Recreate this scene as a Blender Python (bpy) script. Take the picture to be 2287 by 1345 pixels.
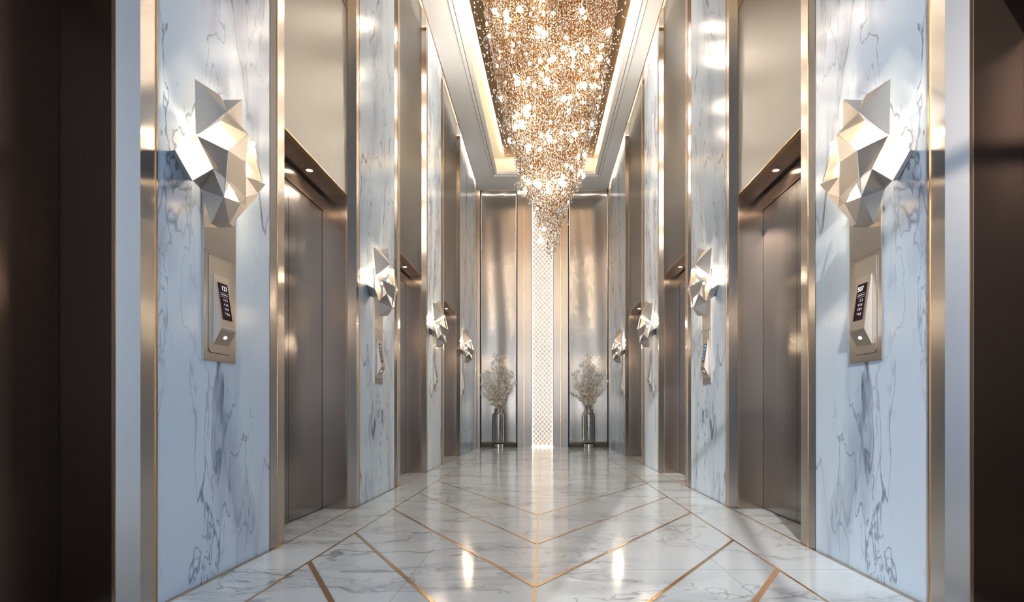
import bpy, bmesh, math, random
import numpy as np
from mathutils import Vector, Matrix
random.seed(7)
PI = math.pi
C = bpy.context.scene.collection
SC = bpy.context.scene
for o in list(bpy.data.objects):
    bpy.data.objects.remove(o)

# ------------------------------------------------------------------ camera, world, exposure
F = 1250.0            # focal length in pixels of the 2287 wide frame
CZ = 0.795            # eye height above the floor at the camera's foot
HX, HY = 1212.0, 907.0
cam_d = bpy.data.cameras.new('camera')
cam = bpy.data.objects.new('camera', cam_d); C.objects.link(cam)
cam.location = (0, 0, CZ); cam.rotation_euler = (PI/2, 0, 0)
cam_d.sensor_width = 36.0; cam_d.lens = F/2287*36
cam_d.shift_x = (2287/2-HX)/2287
cam_d.shift_y = (HY-1345/2)/2287
cam_d.clip_start = 0.02
SC.camera = cam
SC.view_settings.view_transform = 'Standard'
SC.view_settings.look = 'None'
SC.view_settings.gamma = 1.0
SC.view_settings.use_curve_mapping = False
SC.view_settings.exposure = 1.1
SC.cycles.use_denoising = True
SC.cycles.blur_glossy = 0.5
SC.cycles.max_bounces = 10
SC.cycles.diffuse_bounces = 5
SC.cycles.glossy_bounces = 6
SC.cycles.transmission_bounces = 8
SC.cycles.sample_clamp_indirect = 6.0
SC.cycles.caustics_reflective = False
SC.cycles.caustics_refractive = False

world = bpy.data.worlds.new('World'); SC.world = world; world.use_nodes = True
wn = world.node_tree.nodes; wl = world.node_tree.links
bg = wn['Background']
bg.inputs['Color'].default_value = (0.72, 0.86, 1.0, 1)
bg.inputs['Strength'].default_value = 0.8

def lamp(name, kind, loc, energy, color, rot=(0, 0, 0), **kw):
    d = bpy.data.lights.new(name, kind); d.energy = energy; d.color = color
    for k, v in kw.items(): setattr(d, k, v)
    o = bpy.data.objects.new(name, d); C.objects.link(o); o.location = loc; o.rotation_euler = rot
    return o
# daylight coming through the glazed front of the lobby, well behind the camera
lamp('daylight', 'AREA', (0, -3.9, 2.9), 34, (0.74, 0.87, 1.0), (PI/2, 0, 0), shape='RECTANGLE', size=3.0, size_y=4.4)
# sun slanting in through the same glazing
lamp('sun', 'SUN', (0, -6, 5), 1.6, (1.0, 0.95, 0.86), (math.radians(68), 0, math.radians(-14)), angle=0.01)

# added fill: a sun aimed upward from below to brighten the ceiling
lamp('ceiling_fill', 'SUN', (0, -8, -1), 2.5, (1.0, 0.965, 0.95), (math.radians(111), 0, 0), angle=0.72)

# ------------------------------------------------------------------ helpers
def zf(y):            # the floor falls very gently away from the camera
    return -0.0152*y
def RZ(z): return z + CZ     # height measured from the eye -> world height
ZC = RZ(5.17)                # ceiling
ZT = RZ(5.42)                # top of the walls, above the light slot

def bm_obj(name, bm, mat, parent=None, smooth=False, mats=None):
    me = bpy.data.meshes.new(name)
    bm.to_mesh(me); bm.free()
    for m in (mats or [mat]): me.materials.append(m)
    if smooth:
        for p in me.polygons: p.use_smooth = True
    o = bpy.data.objects.new(name, me); C.objects.link(o)
    if parent is not None: o.parent = parent
    return o
def empty(name, loc=(0, 0, 0), parent=None):
    o = bpy.data.objects.new(name, None); C.objects.link(o); o.location = loc
    o.empty_display_size = 0.05
    if parent is not None: o.parent = parent
    return o
def tag(o, label, cat, group=None):
    o['label'] = label; o['category'] = cat
    if group: o['group'] = group
    return o
def struct(o):
    o['kind'] = 'structure'; return o
def prism(bm, poly, z0, z1, mi=0):
    """vertical prism on a plan polygon; z0, z1 numbers or functions of y"""
    f0 = z0 if callable(z0) else (lambda y: z0)
    f1 = z1 if callable(z1) else (lambda y: z1)
    a = [bm.verts.new((x, y, f0(y))) for x, y in poly]
    b = [bm.verts.new((x, y, f1(y))) for x, y in poly]
    n = len(poly)
    fs = [bm.faces.new((a[i], a[(i+1) % n], b[(i+1) % n], b[i])) for i in range(n)]
    fs += [bm.faces.new(a[::-1]), bm.faces.new(b)]
    for f in fs: f.material_index = mi
    bmesh.ops.recalc_face_normals(bm, faces=fs)
def box(bm, x0, x1, y0, y1, z0, z1, mi=0):
    x0, x1 = min(x0, x1), max(x0, x1)
    prism(bm, [(x0, y0), (x1, y0), (x1, y1), (x0, y1)], z0, z1, mi)
def hexa(bm, pts, mi=0):
    """solid from 8 points, bottom 4 then top 4"""
    v = [bm.verts.new(p) for p in pts]
    fs = [bm.faces.new([v[i] for i in q]) for q in ((0,1,2,3), (7,6,5,4), (0,4,5,1), (1,5,6,2), (2,6,7,3), (3,7,4,0))]
    for f in fs: f.material_index = mi
    bmesh.ops.recalc_face_normals(bm, faces=fs)
def lathe(bm, prof, n=32, c=(0, 0, 0)):
    rings = []
    for r, z in prof:
        rings.append([bm.verts.new((c[0]+r*math.cos(2*PI*k/n), c[1]+r*math.sin(2*PI*k/n), c[2]+z)) for k in range(n)])
    for a, b in zip(rings, rings[1:]):
        for k in range(n):
            bm.faces.new((a[k], a[(k+1) % n], b[(k+1) % n], b[k]))
    return rings
def tube(bm, pts, rad, n=6):
    pts = [Vector(p) for p in pts]
    rs = rad if isinstance(rad, (list, tuple)) else [rad]*len(pts)
    prev = None
    for i, p in enumerate(pts):
        d = (pts[min(i+1, len(pts)-1)]-pts[max(i-1, 0)]).normalized()
        u = d.cross(Vector((0.3, 0.9, 0.1))).normalized(); w = d.cross(u)
        ring = [bm.verts.new(p+rs[i]*(math.cos(2*PI*k/n)*u+math.sin(2*PI*k/n)*w)) for k in range(n)]
        if prev:
            for k in range(n): bm.faces.new((prev[k], prev[(k+1) % n], ring[(k+1) % n], ring[k]))
        prev = ring

# ------------------------------------------------------------------ materials
def new_mat(name):
    m = bpy.data.materials.new(name); m.use_nodes = True
    nt = m.node_tree; b = nt.nodes['Principled BSDF']
    return m, nt, b
class N:
    def __init__(s, nt): s.nt = nt
    def node(s, t, **kw):
        n = s.nt.nodes.new(t)
        for k, v in kw.items():
            if k.startswith('i_'):
                key = k[2:]
                n.inputs[int(key) if key.isdigit() else key].default_value = v
            else: setattr(n, k, v)
        return n
    def link(s, a, b): s.nt.links.new(a, b)
    def math(s, op, a, b=None, c=None, clamp=False):
        n = s.nt.nodes.new('ShaderNodeMath'); n.operation = op; n.use_clamp = clamp
        for i, v in enumerate((a, b, c)):
            if v is None: continue
            if isinstance(v, (int, float)): n.inputs[i].default_value = v
            else: s.link(v, n.inputs[i])
        return n.outputs[0]
    def mix(s, f, a, b):
        n = s.nt.nodes.new('ShaderNodeMix'); n.data_type = 'RGBA'
        for i, v in ((0, f), (6, a), (7, b)):
            if isinstance(v, (int, float)): n.inputs[i].default_value = v
            elif isinstance(v, tuple): n.inputs[i].default_value = v if len(v) == 4 else (*v, 1)
            else: s.link(v, n.inputs[i])
        return n.outputs[2]
    def ramp(s, v, a, b):      # smooth 0..1 between a and b
        n = s.nt.nodes.new('ShaderNodeMapRange'); n.interpolation_type = 'SMOOTHSTEP'
        s.link(v, n.inputs[0]); n.inputs[1].default_value = a; n.inputs[2].default_value = b
        return n.outputs[0]
    def noise(s, vec, scale, detail=4, rough=0.55, dist=0.0):
        n = s.node('ShaderNodeTexNoise'); s.link(vec, n.inputs['Vector'])
        n.inputs['Scale'].default_value = scale; n.inputs['Detail'].default_value = detail
        n.inputs['Roughness'].default_value = rough; n.inputs['Distortion'].default_value = dist
        return n
    def vadd(s, a, b, sc=1.0):
        m = s.nt.nodes.new('ShaderNodeVectorMath'); m.operation = 'MULTIPLY_ADD'
        s.link(b, m.inputs[0]); m.inputs[1].default_value = (sc, sc, sc); s.link(a, m.inputs[2])
        return m.outputs[0]

def marble(name, base, cloud, vein, rot, stretch, rough, vscale=1.0, amount=1.0, offset=(0, 0, 0)):
    m, nt, b = new_mat(name); q = N(nt)
    tc = q.node('ShaderNodeTexCoord')
    sp = q.node('ShaderNodeSeparateXYZ'); q.link(tc.outputs['Object'], sp.inputs[0])
    cb = q.node('ShaderNodeCombineXYZ')
    q.link(sp.outputs[0] if name.startswith('floor') else q.math('ABSOLUTE', sp.outputs[0]), cb.inputs[0])
    q.link(sp.outputs[1], cb.inputs[1]); q.link(sp.outputs[2], cb.inputs[2])
    mp = q.node('ShaderNodeMapping'); q.link(cb.outputs[0], mp.inputs[0])
    mp.inputs['Location'].default_value = offset
    mp.inputs['Rotation'].default_value = rot; mp.inputs['Scale'].default_value = stretch
    v = mp.outputs[0]
    w1 = q.noise(v, 1.1*vscale, 3)
    v1 = q.vadd(v, w1.outputs['Color'], 0.55)
    w2 = q.noise(v1, 5.0*vscale, 4)
    v2 = q.vadd(v1, w2.outputs['Color'], 0.10)
    def ridge(vec, scale, width, seedrot):
        mm = q.node('ShaderNodeMapping'); q.link(vec, mm.inputs[0]); mm.inputs['Location'].default_value = seedrot
        n = q.noise(mm.outputs[0], scale, 3.5, 0.56)
        d = q.math('ABSOLUTE', q.math('SUBTRACT', n.outputs['Fac'], 0.5))
        return q.math('SUBTRACT', 1.0, q.ramp(d, 0.0, width))
    # main veins, finer veins, hair veins
    r1 = ridge(v2, 0.9*vscale, 0.014, (3.1, 0.2, 1.7))
    r2 = ridge(v2, 1.9*vscale, 0.011, (7.7, 4.2, 2.7))
    r3 = ridge(v2, 3.9*vscale, 0.014, (1.9, 8.3, 5.5))
    soft = ridge(v1, 0.9*vscale, 0.075, (3.1, 0.2, 1.7))
    msk = q.ramp(q.noise(v, 0.8*vscale, 2).outputs['Fac'], 0.40, 0.62)
    msk2 = q.ramp(q.noise(v1, 2.3*vscale, 3).outputs['Fac'], 0.42, 0.62)
    cl = q.math('MULTIPLY', soft, q.math('ADD', 0.15, q.math('MULTIPLY', msk, 0.75)))
    c0 = q.mix(q.math('MULTIPLY', cl, 0.75*amount), base, cloud)
    vv = q.math('MULTIPLY', r1, q.math('ADD', 0.30, q.math('MULTIPLY', msk2, 0.7)))
    vv = q.math('MAXIMUM', vv, q.math('MULTIPLY', q.math('MULTIPLY', r2, msk), 0.8))
    vv = q.math('MAXIMUM', vv, q.math('MULTIPLY', q.math('MULTIPLY', r3, q.math('MULTIPLY', msk, msk2)), 0.7))
    col = q.mix(q.math('MULTIPLY', vv, 0.8*amount, clamp=True), c0, vein)
    q.link(col, b.inputs['Base Color'])
    b.inputs['Roughness'].default_value = rough
    b.inputs['IOR'].default_value = 1.6
    return m, nt, b, col, q

M = {}
M['wall_marble'] = marble('wall_marble', (0.665, 0.775, 0.91), (0.40, 0.47, 0.61), (0.13, 0.17, 0.26),
                          (math.radians(32), 0, 0), (1.0, 1.5, 0.50), 0.19, 1.15, 1.25)[0]
fm, fnt, fb, fcol, fq = marble('floor_marble', (0.78, 0.835, 0.875), (0.52, 0.56, 0.60), (0.20, 0.20, 0.22),
                               (0, 0, math.radians(28)), (0.75, 1.25, 1.0), 0.12, 1.2, 0.95, (4.3, 2.0, 0))
M['floor_marble'] = fm

def brushed(name, col, rough=0.28, aniso=0.75, streak=0.015, rot=0.0, metallic=1.0):
    m, nt, b = new_mat(name); q = N(nt)
    tc = q.node('ShaderNodeTexCoord')
    mp = q.node('ShaderNodeMapping'); q.link(tc.outputs['Object'], mp.inputs[0])
    mp.inputs['Scale'].default_value = (260, 260, 0.5)
    n = q.noise(mp.outputs[0], 1.0, 3)
    b.inputs['Metallic'].default_value = metallic
    rr = q.math('ADD', rough-streak*0.5, q.math('MULTIPLY', n.outputs['Fac'], streak))
    q.link(rr, b.inputs['Roughness'])
    q.link(q.mix(n.outputs['Fac'], tuple(c*0.99 for c in col), tuple(min(1, c*1.01) for c in col)), b.inputs['Base Color'])
    if aniso:
        b.inputs['Anisotropic'].default_value = aniso
        b.inputs['Anisotropic Rotation'].default_value = rot
        t = q.node('ShaderNodeTangent'); t.direction_type = 'RADIAL'; t.axis = 'Z'
        q.link(t.outputs[0], b.inputs['Tangent'])
    return m
def plain(name, col, rough=0.5, metallic=0.0, **kw):
    m, nt, b = new_mat(name)
    b.inputs['Base Color'].default_value = (*col, 1); b.inputs['Roughness'].default_value = rough
    b.inputs['Metallic'].default_value = metallic
    q = N(nt); tc = q.node('ShaderNodeTexCoord')
    n = q.noise(tc.outputs['Object'], 35.0, 3)
    q.link(q.mix(n.outputs['Fac'], tuple(c*0.99 for c in col), tuple(min(1, c*1.01) for c in col)), b.inputs['Base Color'])
    for k, v in kw.items(): b.inputs[k].default_value = v
    return m
def emit(name, col, strength):
    m, nt, b = new_mat(name)
    b.inputs['Base Color'].default_value = (*col, 1)
    b.inputs['Emission Color'].default_value = (*col, 1); b.inputs['Emission Strength'].default_value = strength
    return m
M['frame'] = brushed('frame_steel', (0.47, 0.43, 0.40), 0.27, 0.7)
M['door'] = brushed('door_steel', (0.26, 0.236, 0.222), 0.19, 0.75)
M['door_dark'] = brushed('door_dark_bronze', (0.105, 0.074, 0.060), 0.26, 0.7)  # nearest doors: their dark reflections are put into the metal's colour
M['bronze'] = brushed('recess_bronze', (0.36, 0.285, 0.235), 0.24, 0.7)
M['over'] = brushed('over_door_steel', (0.185, 0.182, 0.186), 0.38, 0.4)
M['end'] = brushed('end_wall_steel', (0.64, 0.575, 0.52), 0.24, 0.75)
M['pilaster'] = brushed('pilaster_steel', (0.40, 0.35, 0.315), 0.34, 0.6)
M['brass'] = plain('brass', (0.72, 0.47, 0.24), 0.22, 1.0)
M['brass_polished'] = plain('brass_polished', (0.60, 0.38, 0.20), 0.25, 1.0)
M['black'] = plain('black_gap', (0.012, 0.012, 0.013), 0.5)
M['ceiling'] = plain('ceiling_paint', (0.82, 0.79, 0.78), 0.6)
M['cove'] = plain('cove_paint', (0.82, 0.76, 0.66), 0.6)
M['ceil_bronze'] = plain('ceiling_bronze_mirror', (0.46, 0.31, 0.19), 0.30, 1.0)
M['sconce'] = plain('sconce_champagne', (0.60, 0.555, 0.51), 0.38, 1.0)
M['plate'] = brushed('plate_steel', (0.44, 0.405, 0.38), 0.30, 0.5)
M['reader'] = plain('reader_steel', (0.46, 0.42, 0.385), 0.42, 1.0)
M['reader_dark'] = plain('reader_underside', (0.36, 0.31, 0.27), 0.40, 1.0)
M['screen'] = plain('screen_glass', (0.025, 0.008, 0.010), 0.08)
M['screen_blue'] = plain('screen_glass_black', (0.006, 0.008, 0.014), 0.08)
M['glyph'] = emit('screen_glyph', (0.85, 0.85, 0.95), 0.42)
M['glyph_dim'] = emit('screen_glyph_dim', (0.55, 0.50, 0.60), 0.26)
M['glyph_blue'] = emit('screen_glyph_blue', (0.10, 0.30, 0.9), 1.2)
M['bulb'] = emit('sconce_bulb', (1.0, 0.80, 0.55), 480.0)
M['led'] = emit('cove_led', (1.0, 0.84, 0.58), 9.0)
M['led_end'] = emit('end_led', (1.0, 0.84, 0.58), 26.0)
M['led_coffer'] = emit('coffer_led', (1.0, 0.86, 0.62), 13.0)
M['down'] = emit('downlight_lens', (1.0, 0.86, 0.66), 40.0)
M['glint'] = emit('crystal_glint', (1.0, 0.80, 0.55), 6.0)
M['globe_lit'] = emit('lit_crystal', (1.0, 0.86, 0.66), 2.0)
M['globe_hot'] = emit('hot_lamp', (1.0, 0.90, 0.74), 30.0)
M['globe_fill'] = emit('hot_lamp_rear_fill', (1.0, 0.88, 0.70), 150.0)
M['lattice'] = emit('lit_lattice', (1.0, 0.92, 0.80), 0.5)
M['glass_base'] = plain('silvered_metal', (0.62, 0.55, 0.50), 0.18, 1.0)

def crystal(name, col, rough, metallic, em=0.0):
    m, nt, b = new_mat(name)
    b.inputs['Base Color'].default_value = (*col, 1); b.inputs['Metallic'].default_value = metallic
    b.inputs['Roughness'].default_value = rough
    return m
M['c_amber'] = crystal('crystal_amber', (0.58, 0.31, 0.13), 0.16, 1.0)
M['c_champ'] = crystal('crystal_champagne', (0.86, 0.69, 0.50), 0.12, 1.0)
M['c_clear'] = crystal('crystal_clear', (0.98, 0.96, 0.92), 0.06, 0.85)
def glassy(name, col, fac, rough=0.02):
    """thin clear glass: mostly transparent, mirror-like towards the rim"""
    m, nt, b = new_mat(name); q = N(nt)
    nt.nodes.remove(b)
    out = nt.nodes['Material Output']
    tr = q.node('ShaderNodeBsdfTransparent'); tr.inputs[0].default_value = (*col, 1)
    gl = q.node('ShaderNodeBsdfGlossy'); gl.inputs['Roughness'].default_value = rough
    lw = q.node('ShaderNodeLayerWeight'); lw.inputs[0].default_value = 0.35
    mx = q.node('ShaderNodeMixShader')
    q.link(q.math('ADD', q.math('MULTIPLY', lw.outputs['Facing'], 0.9), fac, clamp=True), mx.inputs[0])
    q.link(tr.outputs[0], mx.inputs[1]); q.link(gl.outputs[0], mx.inputs[2]); q.link(mx.outputs[0], out.inputs[0])
    return m
M['bubble'] = glassy('bubble_glass', (0.97, 0.95, 0.92), 0.06)
M['vase'] = glassy('smoked_glass', (0.72, 0.70, 0.69), 0.24, 0.06)
M['vase_core'] = plain('vase_silvered_core', (0.50, 0.48, 0.46), 0.22, 0.6)
M['vase_neck'] = glassy('vase_neck_glass', (0.75, 0.76, 0.78), 0.18, 0.04)
M['twig'] = plain('twig_brown', (0.38, 0.24, 0.13), 0.7)
M['petal'] = plain('petal_cream', (0.97, 0.94, 0.86), 0.6)
# mottled champagne glass behind the lattice
m, nt, b = new_mat('lattice_cell_glass'); q = N(nt)
tc = q.node('ShaderNodeTexCoord')
mp = q.node('ShaderNodeMapping'); q.link(tc.outputs['Object'], mp.inputs[0]); mp.inputs['Scale'].default_value = (1, 1, 1)
n1 = q.noise(mp.outputs[0], 22.0, 4, 0.7); n2 = q.noise(mp.outputs[0], 1.6, 3)
c = q.mix(n2.outputs['Fac'], (0.34, 0.27, 0.21), (0.50, 0.46, 0.42))
c = q.mix(q.ramp(n1.outputs['Fac'], 0.35, 0.7), c, (0.56, 0.52, 0.47))
q.link(c, b.inputs['Base Color']); q.link(c, b.inputs['Emission Color'])
b.inputs['Emission Strength'].default_value = 0.10; b.inputs['Roughness'].default_value = 0.2
M['cell'] = m

# ------------------------------------------------------------------ layout along the corridor
W = 1.60; WO = 1.65; WD = 1.86           # marble plane, opening edge, door plane
PIERS = [(-0.55, 0.66, 0.19), (2.32, 3.277, 0.19), (4.886, 6.03, 0.25), (7.77, 8.80, 0.28), (10.86, 13.25, 0.0)]
NEARF = 0.165                            # depth of the splayed frame before each pier
YB, YE = -4.0, 13.6                      # glazed front behind the camera, end wall
LINT = RZ(1.785); HEAD = RZ(1.65)

# floor
bm = bmesh.new()
hexa(bm, [(-2.3, YB-0.1, zf(YB)-0.25), (2.3, YB-0.1, zf(YB)-0.25), (2.3, YE+0.5, zf(YE)-0.25), (-2.3, YE+0.5, zf(YE)-0.25),
          (-2.3, YB-0.1, zf(YB)), (2.3, YB-0.1, zf(YB)), (2.3, YE+0.5, zf(YE+0.5)), (-2.3, YE+0.5, zf(YE+0.5))])
floor = struct(bm_obj('floor', bm, M['floor_marble']))

# slab tint changes between tiles and thin grey joints are part of the floor's own surface
tc = fq.node('ShaderNodeTexCoord'); sp = fq.node('ShaderNodeSeparateXYZ'); fq.link(tc.outputs['Object'], sp.inputs[0])
X, Y = sp.outputs[0], sp.outputs[1]
def near(v, at, w):
    return fq.math('LESS_THAN', fq.math('ABSOLUTE', fq.math('SUBTRACT', v, at)), w)
j = near(X, -0.65, 0.0016)
j = fq.math('MAXIMUM', j, near(X, 0.93, 0.0016))
inner = fq.math('LESS_THAN', fq.math('ABSOLUTE', X), 1.62)
for yy in (2.87, 0.9, 8.6, 10.9, 12.9):
    j = fq.math('MAXIMUM', j, fq.math('MULTIPLY', near(Y, yy, 0.0022), inner))
fq.link(fq.mix(fq.math('MULTIPLY', j, 0.75), fcol, (0.25, 0.25, 0.26)), fb.inputs['Base Color'])

def strip(bm, p0, p1, w, h=0.0012):
    p0, p1 = Vector((*p0, 0)), Vector((*p1, 0)); d = (p1-p0).normalized(); nn = Vector((-d.y, d.x, 0))*w/2
    q4 = [p0-nn, p1-nn, p1+nn, p0+nn]
    hexa(bm, [(v.x, v.y, zf(v.y)-0.004) for v in q4]+[(v.x, v.y, zf(v.y)+h) for v in q4])
inl = empty('floor_inlay', (0, 5, 0)); struct(inl)
inl.name = 'trim_1'
def inlay(name, p0, p1, w, h=0.0012):
    bm = bmesh.new(); strip(bm, p0, p1, w, h)
    o = bm_obj(name, bm, M['brass'], inl); o.location = (0, -5, 0); return o
XL, XR, XM = -1.26, 1.205, -0.035
inlay('brass_strip', (XL-0.0, YB), (XL, 12.6), 0.012, 0.0010)
inlay('brass_strip', (XR+0.02, YB), (XR-0.02, 12.6), 0.012, 0.0010)
inlay('brass_strip', (XM, YB), (XM, YE-0.1), 0.013, 0.0010)
for s in (-1, 1):
    inlay('brass_strip', (s*(W-0.012), YB), (s*(W-0.012), YE-0.3), 0.011, 0.0016)
for yl, yr, ya, w in ((6.69, 6.45, 4.436, .014), (5.68, 5.40, 3.439, .015), (4.71, 4.54, 2.581, .018), (3.764, 3.54, 1.62, .020), (3.02, 2.87, 0.85, .026), (2.1, 1.95, -0.1, .02)):
    inlay('brass_strip', (XL, yl), (XM, ya), w, 0.0014)
    inlay('brass_strip', (XR, yr), (XM, ya), w, 0.0014)

# ------------------------------------------------------------------ ceiling
Z2 = RZ(5.54)
ceil = empty('ceiling', (0, 5, ZC)); struct(ceil)
def cpart(name, bm, mat):
    o = bm_obj(name, bm, mat, ceil); o.location = (0, -5, -ZC); return o
CE = 1.535       # edge of the flat ceiling; the light slot lies beyond it
CO = [(-1.27, 1.2), (1.36, 1.2), (1.275, 12.6), (-1.12, 12.6)]     # coffer opening
bm = bmesh.new(); T = 0.05
def ring(bm, outer, inner_, z0, z1):
    n = len(outer)
    for i in range(n):
        a, b_, c_, d_ = outer[i], outer[(i+1) % n], inner_[(i+1) % n], inner_[i]
        prism(bm, [a, b_, c_, d_], z0, z1)
OUT = [(-CE, YB), (CE, YB), (CE, YE-0.20), (-CE, YE-0.20)]
ring(bm, OUT, CO, ZC, ZC+T)
cpart('ceiling_slab', bm, M['ceiling'])
def off(poly, d):       # shrink the coffer outline by d
    return [(poly[0][0]+d, poly[0][1]+d), (poly[1][0]-d, poly[1][1]+d), (poly[2][0]-d, poly[2][1]-d), (poly[3][0]+d, poly[3][1]-d)]
# stepped moulding round the coffer, hanging a touch below the ceiling plane
bm = bmesh.new()
ring(bm, off(CO, -0.015), off(CO, 0.03), ZC-0.012, ZC+0.03)
ring(bm, off(CO, 0.04), off(CO, 0.09), ZC+0.012, ZC+0.05)
ring(bm, off(CO, 0.0), off(CO, 0.10), ZC+0.045, ZC+0.08)
cpart('moulding', bm, M['ceiling'])
bm = bmesh.new()
ring(bm, off(CO, -0.022), off(CO, -0.014), ZC-0.004, ZC+0.02)
ring(bm, off(CO, 0.030), off(CO, 0.040), ZC+0.020, ZC+0.06)
cpart('shadow_gap', bm, M['black'])
# upright sides and top of the coffer
bm = bmesh.new()
ring(bm, off(CO, -0.06), off(CO, 0.0), ZC+0.07, Z2+0.06)
prism(bm, off(CO, -0.06), Z2+0.03, Z2+0.08)
cpart('coffer', bm, M['cove'])
DP = [(-1.10, 1.6), (1.28, 1.6), (1.127, 12.35), (-0.83, 12.35)]
DP[0] = (-1.20, 1.6)
bm = bmesh.new(); prism(bm, DP, Z2-0.045, Z2-0.02)
cpart('bronze_panel', bm, M['ceil_bronze'])
bm = bmesh.new()                                   # the panel's rim hides the cove light behind it
ring(bm, off(DP, 0.02), off(DP, 0.05), Z2-0.02, Z2+0.0)
cpart('cove_light', bm, M['led_coffer'])
bm = bmesh.new()  # glowing dots stand in for crystal reflections in the bronze panel
for _ in range(520):
    y = random.uniform(5.5, 12.3); t = (y-1.6)/(12.35-1.6)
    xl = -1.20+t*(0.37); xr = 1.28-t*0.153
    side = random.random() < 0.5
    x = xl+0.02+abs(random.gauss(0, 0.16)) if side else xr-0.02-abs(random.gauss(0, 0.16))
    if random.random() < 0.3: x = random.uniform(xl+.03, xr-.03)
    x = max(xl+.015, min(xr-.015, x))
    r = random.choice((0.0035, 0.004, 0.005, 0.0065))
    bmesh.ops.create_icosphere(bm, subdivisions=1, radius=r, matrix=Matrix.Translation((x, y, Z2-0.047)))
st = cpart('panel_glints', bm, M['glint']); st['kind'] = 'stuff'

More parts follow.
